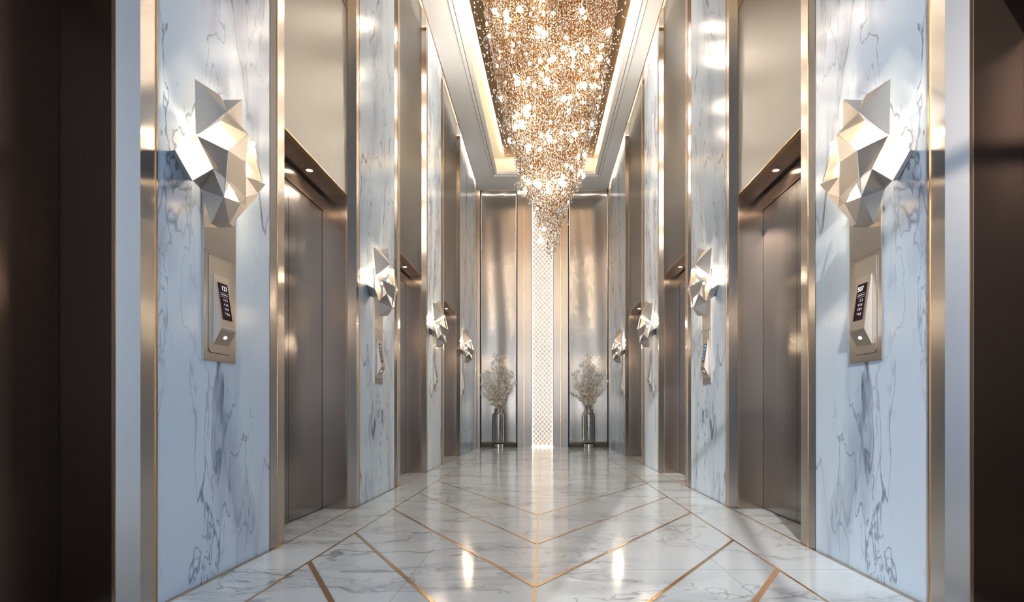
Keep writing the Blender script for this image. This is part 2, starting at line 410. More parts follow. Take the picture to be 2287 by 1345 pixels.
# ------------------------------------------------------------------ walls, frames, doors
trim_no = [1]; door_no = [0]
def P(s, poly): return [(s*x, y) for x, y in poly]
for s, side in ((-1, 'left'), (1, 'right')):
    wall = empty('wall_%s' % side, (s*W, 5, 0)); struct(wall)
    def wpart(name, bm, mat):
        o = bm_obj(name, bm, mat, wall); o.location = (-s*W, -5, 0); return o
    zb = lambda y: zf(y)-0.01
    # backing wall behind the cladding
    bm = bmesh.new(); prism(bm, P(s, [(2.0, YB), (2.15, YB), (2.15, YE+0.4), (2.0, YE+0.4)]), zb, ZT)
    prism(bm, P(s, [(W+0.04, YB), (2.0, YB), (2.0, -0.55), (W+0.04, -0.55)]), zb, ZT)
    wpart('backing', bm, M['over'])
    bm = bmesh.new(); prism(bm, P(s, [(W, YB), (W+0.04, YB), (W+0.04, -0.75), (W, -0.75)]), lambda y: zf(y)+0.002, ZT)
    wpart('marble_panel', bm, M['wall_marble'])
    # lid over the light slot, and the strip of light in it
    bm = bmesh.new(); prism(bm, P(s, [(CE-0.06, YB), (2.0, YB), (2.0, YE), (CE-0.06, YE)]), ZT, ZT+0.03)
    wpart('slot_lid', bm, M['ceiling'])
    bm = bmesh.new(); prism(bm, P(s, [(CE-0.03, 0.0), (CE-0.003, 0.0), (CE-0.003, YE-0.1), (CE-0.03, YE-0.1)]), ZC+T, ZC+T+0.012)
    wpart('slot_light', bm, M['led'])
    bm = bmesh.new(); prism(bm, P(s, [(CE, YB), (CE+0.012, YB), (CE+0.012, YE-0.1), (CE, YE-0.1)]), ZC-0.004, ZC+0.05)
    wpart('slot_edge', bm, M['brass_polished'])
    ends = []
    for k, (m0, m1, far) in enumerate(PIERS):
        bm = bmesh.new(); prism(bm, P(s, [(W, m0), (W+0.04, m0), (W+0.04, m1), (W, m1)]), lambda y: zf(y)+0.002, ZT)
        wpart('marble_panel', bm, M['wall_marble'])
        bm = bmesh.new(); prism(bm, P(s, [(W+0.04, m0), (2.0, m0), (2.0, m1), (W+0.04, m1)]), zb, ZT)
        wpart('backing', bm, M['over'])
        # frame on the near side of the pier: splayed face, ridge, flat face
        trim_no[0] += 1
        fr = empty('trim_%d' % trim_no[0], (s*W, m0, 0)); struct(fr)
        def fpart(name, bm, mat, fr=fr, m0=m0):
            o = bm_obj(name, bm, mat, fr); o.location = (-s*W, -m0, 0); return o
        e = m0-NEARF
        bm = bmesh.new()
        prism(bm, P(s, [(W, m0), (W-0.010, m0-0.108), (WO, e), (WO+0.01, e), (WO+0.01, m0)]), zb, ZT)
        fpart('jamb', bm, M['frame'])
        bm = bmesh.new()
        prism(bm, P(s, [(WO+0.01, e), (WD+0.14, e), (WD+0.14, m0), (WO+0.01, m0)]), zb, ZT)
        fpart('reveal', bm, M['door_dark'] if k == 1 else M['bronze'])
        bm = bmesh.new()
        prism(bm, P(s, [(W-0.004, m0+0.001), (W-0.004, m0-0.007), (W+0.004, m0-0.007), (W+0.004, m0+0.001)]), zb, ZT)
        prism(bm, P(s, [(WO-0.004, e-0.003), (WO+0.004, e-0.003), (WO+0.004, e+0.002), (WO-0.004, e+0.003)]), zb, ZT)
        fpart('brass_edge', bm, M['brass_polished'])
        if far:
            trim_no[0] += 1
            fr = empty('trim_%d' % trim_no[0], (s*W, m1, 0)); struct(fr)
            def fpart(name, bm, mat, fr=fr, m1=m1):
                o = bm_obj(name, bm, mat, fr); o.location = (-s*W, -m1, 0); return o
            f2 = m1+far; ends.append((k, f2))
            bm = bmesh.new()
            prism(bm, P(s, [(W, m1+0.008), (W-0.014, m1+far*0.37), (W, f2), (WD+0.14, f2), (WD+0.14, m1+0.008)]), zb, ZT)
            fpart('jamb', bm, M['frame'])
            bm = bmesh.new()
            prism(bm, P(s, [(W-0.0165, m1+far*0.37-0.004), (W-0.0165, m1+far*0.37+0.004), (W-0.008, m1+far*0.37+0.004), (W-0.008, m1+far*0.37-0.004)]), zb, ZT)
            fpart('brass_edge', bm, M['brass_polished'])
            bm = bmesh.new()
            prism(bm, P(s, [(W+0.002, m1), (W+0.002, m1+0.009), (W+0.02, m1+0.009), (W+0.02, m1)]), zb, ZT)
            fpart('shadow_gap', bm, M['black'])
    # lift doorways between the frames
    for k, y0 in ends:
        y1 = PIERS[k+1][0]-NEARF
        door_no[0] += 1
        dr = empty('door_%d' % door_no[0], (s*WD, (y0+y1)/2, zf((y0+y1)/2))); struct(dr)
        dl = dr.location.copy()
        def dpart(name, bm, mat, parent=None):
            o = bm_obj(name, bm, mat, parent or dr); o.location = (-dl[0], -dl[1], -dl[2]) if parent is None else (0, 0, 0); return o
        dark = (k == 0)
        mid = (y0+y1)/2
        for a, b_ in ((y0+0.001, mid-0.003), (mid+0.003, y1-0.004)):
            bm = bmesh.new(); prism(bm, P(s, [(WD, a), (WD+0.04, a), (WD+0.04, b_), (WD, b_)]), lambda y: zf(y)+0.008, HEAD-0.006)
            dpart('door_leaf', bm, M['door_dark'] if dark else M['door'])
        bm = bmesh.new(); prism(bm, P(s, [(WD-0.004, y0), (WD+0.04, y0), (WD+0.04, y1), (WD-0.004, y1)]), HEAD, LINT-0.008)
        dpart('header', bm, M['bronze'])
        bm = bmesh.new(); prism(bm, P(s, [(WD+0.02, y0), (WD+0.10, y0), (WD+0.10, y1), (WD+0.02, y1)]), lambda y: zf(y)-0.01, LINT)
        dpart('shadow_gap', bm, M['black'])
        bm = bmesh.new(); prism(bm, P(s, [(WO+0.03, y0), (WD+0.1, y0), (WD+0.1, y1), (WO+0.03, y1)]), LINT, LINT+0.02)
        dpart('soffit', bm, M['bronze'])
        bm = bmesh.new(); prism(bm, P(s, [(WD-0.0015, y1-0.0035), (WD-0.0015, y1-0.001), (WD+0.01, y1-0.001), (WD+0.01, y1-0.0035)]), lambda y: zf(y)+0.001, LINT-0.002)
        prism(bm, P(s, [(WD-0.03, y0), (WD, y0), (WD, y1), (WD-0.03, y1)]), LINT-0.0025, LINT+0.001)
        dpart('shadow_gap', bm, M['black'])
        # steel cladding above the opening
        bm = bmesh.new()
        if k == 1:
            prism(bm, P(s, [(WO, y0), (WO+0.03, y0), (WO+0.03, y1), (WO, y1)]), LINT-0.004, RZ(3.335))
            prism(bm, P(s, [(WO, y0), (WO+0.03, y0), (WO+0.03, y1), (WO, y1)]), RZ(3.345), ZT)
        else:
            prism(bm, P(s, [(WO, y0), (WO+0.03, y0), (WO+0.03, y1), (WO, y1)]), LINT-0.004, ZT)
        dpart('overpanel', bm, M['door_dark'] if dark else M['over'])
        bm = bmesh.new(); prism(bm, P(s, [(WO-0.0025, y0), (WO+0.032, y0), (WO+0.032, y1), (WO-0.0025, y1)]), LINT-0.010, LINT-0.004)
        dpart('brass_edge', bm, M['brass_polished'])
        # stone threshold lies flush with the floor: only its brass line shows
        if not dark:
            yl = {1: 4.234, 2: 7.17, 3: 10.25}[k]
            d = empty('recessed_downlight', (s*1.765, yl, LINT-0.001))
            bm = bmesh.new()
            lathe(bm, [(0.022, 0.004), (0.024, -0.004), (0.033, -0.004), (0.034, 0.0)], 24)
            bm_obj('bezel', bm, M['brass_polished'], d, True)
            bm = bmesh.new(); bmesh.ops.create_circle(bm, cap_ends=True, segments=24, radius=0.022)
            o = bm_obj('lens', bm, M['down'], d); o.location = (0, 0, -0.001)
            l = lamp('downlight_lamp', 'SPOT', (s*1.765, yl, LINT-0.012), 9, (1.0, 0.74, 0.50), (0, 0, 0), spot_size=math.radians(130), spot_blend=0.8, shadow_soft_size=0.02)
            n3 = {1: 'nearest', 2: 'middle', 3: 'farthest'}[k]
            tag(d, 'small round recessed spotlight glowing under the %s lift lintel on the %s' % (n3, side), 'downlight', 'spotlights over the lift doors')

# last piece of steel between the end piers and the end wall
for s in (-1, 1):
    trim_no[0] += 1
    t = empty('trim_%d' % trim_no[0], (s*W, 13.3, 0)); struct(t)
    for nm, poly, mt in (('shadow_gap', [(W+0.0, 13.251), (W+0.0, 13.27), (2.0, 13.27), (2.0, 13.251)], 'black'),
                         ('jamb', [(W-0.012, 13.27), (W-0.012, 13.55), (2.0, 13.55), (2.0, 13.27)], 'frame'),
                         ('brass_edge', [(W-0.016, 13.40), (W-0.016, 13.415), (W-0.01, 13.415), (W-0.01, 13.40)], 'brass_polished')):
        bm = bmesh.new(); prism(bm, P(s, poly), lambda y: zf(y)-0.01, ZT)
        o = bm_obj(nm, bm, M[mt], t); o.location = (-s*W, -13.3, 0)

# ------------------------------------------------------------------ end wall
wb = empty('wall_back', (0, YE, 0)); struct(wb)
def epart(name, bm, mat):
    o = bm_obj(name, bm, mat, wb); o.location = (0, -YE, 0); return o
PX = 13.6/F
def ex(px): return (px-HX)*PX
ZW = RZ(5.24)
zb = lambda y: zf(y)-0.01
def rippled(x0, x1, y, amp, mat, name, seed, zt=ZW):
    """a tall sheet of steel, very slightly dished between its edges"""
    bm = bmesh.new(); nx, nz = 28, 40; rnd = random.Random(seed)
    ph = [rnd.uniform(0, 6.28) for _ in range(4)]
    z0 = zf(y)-0.01; g = []
    for j_ in range(nz+1):
        row = []
        for i_ in range(nx+1):
            u, v = i_/nx, j_/nz
            w_ = math.sin(PI*u)
            d = amp*w_*(0.6*math.sin(2*PI*u*1.2+ph[0])+0.5*math.sin(2*PI*(u*1.9+v*0.8)+ph[1])+0.4*math.sin(2*PI*(v*1.7-u*0.7)+ph[2]))
            row.append(bm.verts.new((x0+(x1-x0)*u, y-d, z0+(zt-z0)*v)))
        g.append(row)
    for j_ in range(nz):
        for i_ in range(nx):
            bm.faces.new((g[j_][i_], g[j_][i_+1], g[j_+1][i_+1], g[j_+1][i_]))
    r = bmesh.ops.solidify(bm, geom=bm.faces[:], thickness=-0.02)
    return bm_obj(name, bm, mat, wb, True)
bm = bmesh.new(); box(bm, -2.0, 2.0, YE+0.06, YE+0.2, zf(YE)-0.05, ZT); epart('backing', bm, M['black'])
for x0, x1, sd in ((ex(1073), ex(1154.5), 3), (ex(1270), ex(1359), 9)):
    o = rippled(x0, x1, YE+0.01, 0.010, M['end'], 'steel_panel', sd); o.location = (0, -YE, 0)
for x0, x1, dy in ((ex(1061), ex(1071.5), 0), (ex(1156), ex(1169), 0.05), (ex(1172), ex(1187), 0.05), (ex(1236), ex(1250.5), 0.05), (ex(1253.5), ex(1268.5), 0.05), (ex(1360), ex(1370), 0)):
    bm = bmesh.new(); box(bm, x0, x1, YE-dy, YE+0.03, zb, ZW); epart('steel_pilaster', bm, M['pilaster'])
for x0, x1 in ((ex(1169.4), ex(1171.6)), (ex(1251), ex(1253))):
    bm = bmesh.new(); box(bm, x0, x1, YE-0.054, YE+0.03, zb, ZW); epart('brass_edge', bm, M['brass_polished'])
bm = bmesh.new(); box(bm, -1.5, 1.5, YE-0.235, YE-0.203, ZC+T, ZC+T+0.015)
epart('slot_light', bm, M['led_end'])
bm = bmesh.new(); box(bm, -1.6, 1.6, YE-0.3, YE+0.06, ZT, ZT+0.03); epart('slot_lid', bm, M['ceiling'])
# the tall lit lattice between the pilasters
lat = empty('light_panel', ((ex(1188)+ex(1235))/2, YE, zf(YE)))
tag(lat, 'tall narrow glowing lattice panel with diamond mesh between steel pilasters on the end wall', 'light panel')
LX0, LX1 = ex(1188), ex(1235); LZ0, LZ1 = zf(YE)+0.0, ZW-0.03; lo = lat.location
def lpart(name, bm, mat, sm=False):
    o = bm_obj(name, bm, mat, lat, sm); o.location = -lo; return o
bm = bmesh.new(); box(bm, LX0, LX1, YE+0.0, YE+0.03, LZ0, LZ1); lpart('glass_back', bm, M['cell'])
bm = bmesh.new()
for x0, x1, z0, z1 in ((LX0, LX0+0.028, LZ0, LZ1), (LX1-0.028, LX1, LZ0, LZ1), (LX0, LX1, LZ0, LZ0+0.05), (LX0, LX1, LZ1-0.04, LZ1)):
    box(bm, x0, x1, YE-0.03, YE+0.0, z0, z1)
lpart('frame', bm, M['lattice'])
bm = bmesh.new(); wl_ = LX1-LX0-0.05; st_ = wl_/4.5; hw = 0.0046
slope = 1.15
def clipseg(cx, dz):
    pass
z = LZ0-wl_*slope
xa, xb = LX0+0.025, LX1-0.025
while z < LZ1:
    for dirn in (1, -1):
        if dirn == 1: pts_ = [(xa, z), (xb, z+wl_*slope)]
        else: pts_ = [(xb, z), (xa, z+wl_*slope)]
        (ax, az), (bx_, bz) = pts_
        # clip to the panel height
        def at(zz): t = (zz-az)/(bz-az); return ax+(bx_-ax)*t
        if bz <= LZ0+0.01 or az >= LZ1-0.01: continue
        if az < LZ0+0.01: ax, az = at(LZ0+0.01), LZ0+0.01
        if bz > LZ1-0.01: bx_, bz = at(LZ1-0.01), LZ1-0.01
        d = Vector((bx_-ax, 0, bz-az)).normalized(); nn = Vector((-d.z, 0, d.x))*hw
        a3, b3 = Vector((ax, 0, az)), Vector((bx_, 0, bz))
        y0_, y1_ = YE-0.022, YE-0.004
        c4 = [a3-nn, b3-nn, b3+nn, a3+nn]
        hexa(bm, [(v.x, y0_, v.z) for v in c4]+[(v.x, y1_, v.z) for v in c4])
    z += st_*slope
lpart('mesh_bars', bm, M['lattice'])

# glazed front of the lobby, behind the camera
win = empty('window_1', (0, YB, 0)); struct(win)
bm = bmesh.new()
for x in (-1.6, -0.55, 0.55, 1.6): box(bm, x-0.03, x+0.03, YB-0.05, YB+0.05, -0.05, ZC)
for zz in (-0.02, 2.4, 4.3, ZC-0.06): box(bm, -1.6, 1.6, YB-0.04, YB+0.04, zz, zz+0.06)
o = bm_obj('window_frame', bm, M['frame'], win); o.location = (0, -YB, 0)

# ------------------------------------------------------------------ faceted wall sconces
# vertices: crop pixel of the photograph's nearest left sconce -> wall coordinates, with its stand-off from the wall
SV = {
 'A': (358, 62, .03), 'A2': (560, 192, .06), 'P': (622, 338, .20), 'C': (592, 236, .03), 'D': (750, 232, .07),
 'E': (752, 470, .07), 'F': (624, 368, .19), 'G': (366, 533, .06), 'J': (570, 408, .17), 'H': (801, 522, .17),
 'I': (638, 660, .28), 'Id': (650, 668, .08), 'M': (772, 752, .23), 'K': (612, 892, .24), 'L': (512, 810, .19),
 'Gf': (378, 535, .16), 'Q': (192, 652, .13), 'R': (340, 912, .14), 'Gd': (366, 536, .07), 'Ld': (520, 806, .08),
 'T': (406, 978, .10), 'S': (600, 1046, .24), 'N': (622, 890, .26), 'V': (740, 1098, .22), 'U': (782, 1046, .20),
 'X': (785, 882, .17), 'Wq': (922, 922, .17), 'H2': (850, 602, .12), 'Hd': (806, 530, .10), 'Md': (782, 742, .07),
 'W2': (946, 940, .16), 'Y': (884, 1016, .15), 'Z': (864, 1060, .14), 'a': (796, 1132, .15), 'b': (710, 1226, .12),
 'c': (645, 1270, .14), 'd': (495, 1268, .07), 'e': (684, 1300, .05), 'f': (552, 1302, .03), 'Nd': (655, 905, .10),
 'Qw': (158, 660, .0), 'Rw': (300, 905, .0), 'Gw': (345, 545, .0), 'Tw': (398, 975, .0), 'Aw': (352, 70, .0), 'Ww': (930, 955, .0), 'Ew': (765, 470, 0.0), 'Dw': (765, 240, 0.0),
 'H2w': (870, 610, .0), 'bw': (715, 1230, .0), 'Vd': (738, 1092, .09),
}
YS0, ZS0 = 2.762, 0.0
def sv(name):
    cx, cy, o = SV[name]
    px, py = 340+cx/3.736, 160+cy/3.736
    u = HX-px; y = (W-o)*F/u; z = (HY-py)*y/F
    return Vector((-(W-o), y-YS0, z+CZ))
SF = [('A', 'P', 'G'), ('A', 'A2', 'P'), ('A2', 'C', 'P'), ('C', 'D', 'P'), ('D', 'E', 'P'), ('P', 'E', 'F'), ('F', 'E', 'H'), ('F', 'H', 'J'),
      ('P', 'F', 'J'), ('P', 'J', 'G'),
      ('J', 'H', 'Id'), ('J', 'Id', 'Gd'),
      ('Gf', 'I', 'K'), ('Gf', 'K', 'L'), ('I', 'H', 'M'), ('I', 'M', 'N'), ('I', 'N', 'K'),
      ('Q', 'Gd', 'Ld'), ('Q', 'Ld', 'R'),
      ('R', 'L', 'T'), ('L', 'S', 'T'), ('L', 'K', 'S'), ('K', 'N', 'S'),
      ('N', 'M', 'U'), ('N', 'U', 'V'), ('Nd', 'Vd', 'S'),
      ('Hd', 'H2', 'Wq'), ('Hd', 'Wq', 'Md'), ('Md', 'Wq', 'X'), ('M', 'X', 'U'),
      ('X', 'W2', 'Y'), ('X', 'Y', 'U'), ('U', 'Y', 'Z'), ('U', 'Z', 'a'), ('U', 'a', 'V'), ('V', 'a', 'b'), ('V', 'b', 'c'),
      ('T', 'S', 'd'), ('S', 'c', 'd'), ('S', 'V', 'c'), ('d', 'c', 'e'), ('d', 'e', 'f'),
      ('Q', 'R', 'Rw'), ('Q', 'Rw', 'Qw'), ('b', 'e', 'c')]
def sconce_bm(s):
    bm = bmesh.new()
    for f in SF:
        vs = []
        for k in f:
            p = sv(k); vs.append(p)
        c0 = sum(vs, Vector())/3
        nrm = (vs[1]-vs[0]).cross(vs[2]-vs[0]).normalized()
        if nrm.x < 0: nrm = -nrm                # towards the room (left wall faces +x)
        back = [v-nrm*0.0025 for v in vs]
        fr_ = [v+nrm*0.0 for v in vs]
        m = (lambda v: (v.x if s < 0 else -v.x, v.y, v.z))
        a = [bm.verts.new(m(v)) for v in fr_]; b_ = [bm.verts.new(m(v)) for v in back]
        fs = [bm.faces.new(a), bm.faces.new(b_[::-1])]+[bm.faces.new((a[i], b_[i], b_[(i+1) % 3], a[(i+1) % 3])) for i in range(3)]
        bmesh.ops.recalc_face_normals(bm, faces=fs)
    return bm
def bulb_at(names, wts=None, push=0.0):
    p = Vector()
    for n_ in names: p += sv(n_)
    p /= len(names); p.x += push
    return p
def pocket(edge, face, t=0.3, h=0.02):
    e = bulb_at(edge); c = bulb_at(face); a, b_, c_ = (sv(k) for k in face[:3])
    nn = (b_-a).cross(c_-a).normalized()
    if nn.x < 0: nn = -nn
    return e.lerp(c, t)+nn*h
BULBS = [pocket(['Id'], ['J', 'H', 'Id', 'Gd'], 0.12, 0.045), pocket(['Gd', 'Ld'], ['Q', 'Gd', 'Ld', 'R'], 0.25, 0.03),
         pocket(['Md', 'Md', 'Hd'], ['Hd', 'H2', 'Wq', 'Md'], 0.22, 0.045),
         pocket(['Hd', 'Md'], ['Hd', 'H2', 'Wq', 'Md'], 0.10, 0.05), pocket(['Nd', 'Vd'], ['Nd', 'Vd', 'S'], 0.25, 0.03)]
def make_sconce(s):
    r = empty('wall_sconce', (0, YS0, 0))
    bm = sconce_bm(s)
    # back plate against the stone
    o = bm_obj('faceted_shade', bm, M['sconce'], r)
    bm = bmesh.new()
    box(bm, s*(W-0.012), s*(W+0.001), -0.135, 0.135, RZ(0.74), RZ(1.30))
    bm_obj('back_plate', bm, M['plate'], r)
    for p in BULBS:
        bm = bmesh.new(); bmesh.ops.create_uvsphere(bm, u_segments=10, v_segments=7, radius=0.0105)
        o = bm_obj('bulb', bm, M['bulb'], r, True); o.location = (p.x if s < 0 else -p.x, p.y, p.z)
    return r
def copy_tree(o, parent=None):
    c = o.copy(); C.objects.link(c)
    if parent is not None: c.parent = parent
    for ch in list(o.children): copy_tree(ch, c)
    return c

# ------------------------------------------------------------------ destination panels below the sconces
def text_bm(body, size, name, mat, parent, loc, rot, align='CENTER'):
    cu = bpy.data.curves.new(name, 'FONT'); cu.body = body; cu.size = size; cu.align_x = align; cu.align_y = 'CENTER'; cu.extrude = 0.0003
    t = bpy.data.objects.new('tmp_text', cu); C.objects.link(t)
    bpy.context.view_layer.update()
    me = bpy.data.meshes.new_from_object(t.evaluated_get(bpy.context.evaluated_depsgraph_get()))
    bpy.data.objects.remove(t); me.name = name
    me.materials.clear(); me.materials.append(mat)
    o = bpy.data.objects.new(name, me); C.objects.link(o); o.parent = parent; o.location = loc; o.rotation_euler = rot
    return o
def make_panel(s, code, blue=False):
    """steel strip with an inset tray and a wedge shaped touch screen; local origin on the wall"""
    r = empty('control_panel', (s*W, YS0, 0))
    X_ = lambda o: -s*o                         # stand-off o from the wall, in local coordinates
    bm = bmesh.new(); box(bm, X_(0), X_(0.010), -0.137, 0.137, RZ(0.218), RZ(0.98)); bm_obj('plate', bm, M['plate'], r)
    # tray, with rounded lower corners
    bm = bmesh.new()
    y0, y1, z0, z1, rr = -0.100, 0.086, RZ(0.258), RZ(0.724), 0.022
    pts = [(y1, z1), (y0, z1)]
    for a in range(0, 91, 15): pts.append((y0+rr-rr*math.cos(math.radians(a)), z0+rr-rr*math.sin(math.radians(a))))
    for a in range(90, -1, -15): pts.append((y1-rr+rr*math.cos(math.radians(a)), z0+rr-rr*math.sin(math.radians(a))))
    for x0, x1, g, mi in ((0.0095, 0.0104, 0.003, 1), (0.0100, 0.0135, 0.0, 0)):
        cyc, czc = (y0+y1)/2, (z0+z1)/2
        q_ = [(cyc+(y-cyc)*(1+g/0.09), czc+(z_-czc)*(1+g/0.23)) for y, z_ in pts]
        a_ = [bm.verts.new((X_(x0), y, z_)) for y, z_ in q_]; b_ = [bm.verts.new((X_(x1), y, z_)) for y, z_ in q_]
        n_ = len(q_); fs = [bm.faces.new(a_), bm.faces.new(b_[::-1])]+[bm.faces.new((a_[i], b_[i], b_[(i+1) % n_], a_[(i+1) % n_])) for i in range(n_)]
        for f_ in fs: f_.material_index = mi
        bmesh.ops.recalc_face_normals(bm, faces=fs)
    bm_obj('tray', bm, None, r, mats=[M['reader'], M['black']])
    # wedge body: slanting front, undercut chin
    prof = [(0.012, RZ(0.636)), (0.016, RZ(0.638)), (0.052, RZ(0.386)), (0.054, RZ(0.376)), (0.050, RZ(0.366)), (0.016, RZ(0.300)), (0.012, RZ(0.300))]
    yy0, yy1 = -0.068, 0.062
    bm = bmesh.new()
    a_ = [bm.verts.new((X_(o_), yy0, z_)) for o_, z_ in prof]; b_ = [bm.verts.new((X_(o_), yy1, z_)) for o_, z_ in prof]
    n_ = len(prof); fs = [bm.faces.new(a_), bm.faces.new(b_[::-1])]
    for i in range(n_):
        f_ = bm.faces.new((a_[i], b_[i], b_[(i+1) % n_], a_[(i+1) % n_])); fs.append(f_)
        if i == 4: f_.material_index = 1
    bmesh.ops.recalc_face_normals(bm, faces=fs)
    bmesh.ops.bevel(bm, geom=[e for e in bm.edges if abs(e.verts[0].co.y-e.verts[1].co.y) < 1e-6 and abs(e.verts[0].co.z-e.verts[1].co.z) > .1], offset=0.002, segments=2, affect='EDGES')
    body = bm_obj('touch_screen', bm, None, r, mats=[M['reader'], M['reader_dark']])
    # display glass lying on the slope
    th = math.atan2(0.036, 0.252)
    up = Vector((X_(-math.sin(th)), 0, math.cos(th))); nrm = Vector((X_(math.cos(th)), 0, math.sin(th)))
    base = Vector((X_(0.016+0.036*0.5), -0.003, RZ(0.512)))
    ax = Vector((0, 1, 0)) if s < 0 else Vector((0, -1, 0))      # reading direction
    Rm = Matrix((ax, up, nrm)).transposed().to_4x4()
    def on(u, v, h=0.0): return base+ax*u+up*v+nrm*h
    bm = bmesh.new(); hw_, hh_ = 0.041, 0.092
    c4 = [(-hw_, -hh_), (hw_, -hh_), (hw_, hh_), (-hw_, hh_)]
    hexa(bm, [on(u, v, 0.0) for u, v in c4]+[on(u, v, 0.0015) for u, v in c4])
    disp = bm_obj('display', bm, M['screen_blue'] if blue else M['screen'], body)
    eul = Rm.to_euler()
    def wr(txt, u, v, size, mt): 
        o = text_bm(txt, size, 'lettering', M[mt], body, on(u, v, 0.0018), eul); return o
    if code:
        wr(code, 0.008 if s < 0 else -0.012, 0.066, 0.034, 'glyph')
        for i_, row in enumerate(('1 2 3', '4 5 6', '7 8 9', '* 0 #')):
            wr(row, 0.004, 0.008-i_*0.023, 0.018, 'glyph_dim')
    bm = bmesh.new()
    def bar(u0, u1, v, h=0.0012):
        c4 = [(u0, v-h), (u1, v-h), (u1, v+h), (u0, v+h)]
        hexa(bm, [on(u, v_, 0.0012) for u, v_ in c4]+[on(u, v_, 0.002) for u, v_ in c4])
    bar(-0.034, 0.034, 0.043, 0.0005); bar(-0.034, 0.034, 0.024, 0.0005); bar(-0.030, -0.006, 0.034, 0.0020); bar(-0.002, 0.012, 0.034, 0.0018); bar(0.015, 0.030, 0.034, 0.0018)
    if not code:
        for r_ in range(4):
            for c_ in range(3): bar(-0.020+c_*0.020-0.003, -0.020+c_*0.020+0.003, 0.004-r_*0.022, 0.003)
        bar(-0.01, 0.02, 0.068, 0.009)
    bm_obj('screen_lines', bm, M['glyph_blue' if blue else 'glyph_dim'], body)
    # little oval light under the chin
    bm = bmesh.new(); th2 = math.atan2(0.050, 0.066)
    nn = Vector((X_(math.cos(th2)*0.8), 0, -0.6)).normalized(); nn = Vector((X_(0.066), 0, -0.034)).normalized()
    uu = Vector((X_(0.034), 0, 0.066)).normalized(); cc = Vector((X_(0.0345), -0.003, RZ(0.336)))+nn*0.0008
    vs = [bm.verts.new(cc+Vector((0, 1, 0))*0.015*math.cos(2*PI*i/20)+uu*0.009*math.sin(2*PI*i/20)) for i in range(20)]
    vs2 = [bm.verts.new(v.co+nn*0.0015) for v in vs]
    bm.faces.new(vs); bm.faces.new(vs2[::-1])
    for i in range(20): bm.faces.new((vs[i], vs2[i], vs2[(i+1) % 20], vs[(i+1) % 20]))
    bm_obj('sensor_window', bm, M['glyph'], body)
    return r

CTR = [2.762, 5.43, 8.22, 11.15]
WHERE = ['nearest the camera', 'second from the camera', 'third from the camera', 'farthest along']
for s, side in ((-1, 'left'), (1, 'right')):
    sc0 = make_sconce(s)
    pa = make_panel(s, '121' if s < 0 else '507')
    pb = make_panel(s, '', s > 0)
    pc = make_panel(s, '', False)
    for i, yc in enumerate(CTR):
        o = sc0 if i == 0 else copy_tree(sc0)
        o.location.y = yc
        tag(o, 'lit champagne metal sconce of folded facets on %s marble, %s' % (side, WHERE[i]), 'wall lamp', 'faceted sconces on the marble piers')
        p = (pa, pb, pc)[i] if i < 3 else copy_tree(pc)
        p.location.y = yc
        if i == 0:
            lb = 'steel lift control strip with dark touch screen reading %s on nearest %s pier' % ('121' if s < 0 else '507', side)
        else:
            lb = 'steel lift control strip with small screen on %s marble pier, %s' % (side, WHERE[i])
        tag(p, lb, 'control panel', 'lift control panels under the sconces')

# ------------------------------------------------------------------ chandelier
CX, CY = 0.095, 7.0
TOPZ = Z2-0.05
PROF = [(5.5, .93), (5.08, .845), (4.5, .765), (3.73, .615), (3.2, .475), (2.84, .40), (2.62, .285), (2.28, .165), (2.0, .09), (1.86, .03)]
def env_r(z):
    for (z1_, r1_), (z0_, r0_) in zip(PROF, PROF[1:]):
        if z0_ <= z <= z1_: return r0_+(r1_-r0_)*(z-z0_)/(z1_-z0_)
    return PROF[0][1] if z > 5 else 0.0
def env_z(r):
    for (z1_, r1_), (z0_, r0_) in zip(PROF, PROF[1:]):
        if r0_ <= r <= r1_: return z0_+(z1_-z0_)*(r-r0_)/(r1_-r0_)
    return PROF[0][0]-0.05 if r > 0.5 else PROF[-1][0]
ch = empty('chandelier', (CX, CY, TOPZ))
tag(ch, 'huge tapering crystal chandelier of glowing bead strands hanging from the coffered ceiling', 'chandelier')
bm = bmesh.new()
lathe(bm, [(0.001, 0.0), (0.90, 0.0), (0.90, -0.03), (0.86, -0.045), (0.001, -0.045)], 64)
bm_obj('canopy', bm, M['ceil_bronze'], ch)
rnd = random.Random(11); nr = np.random.default_rng(5)
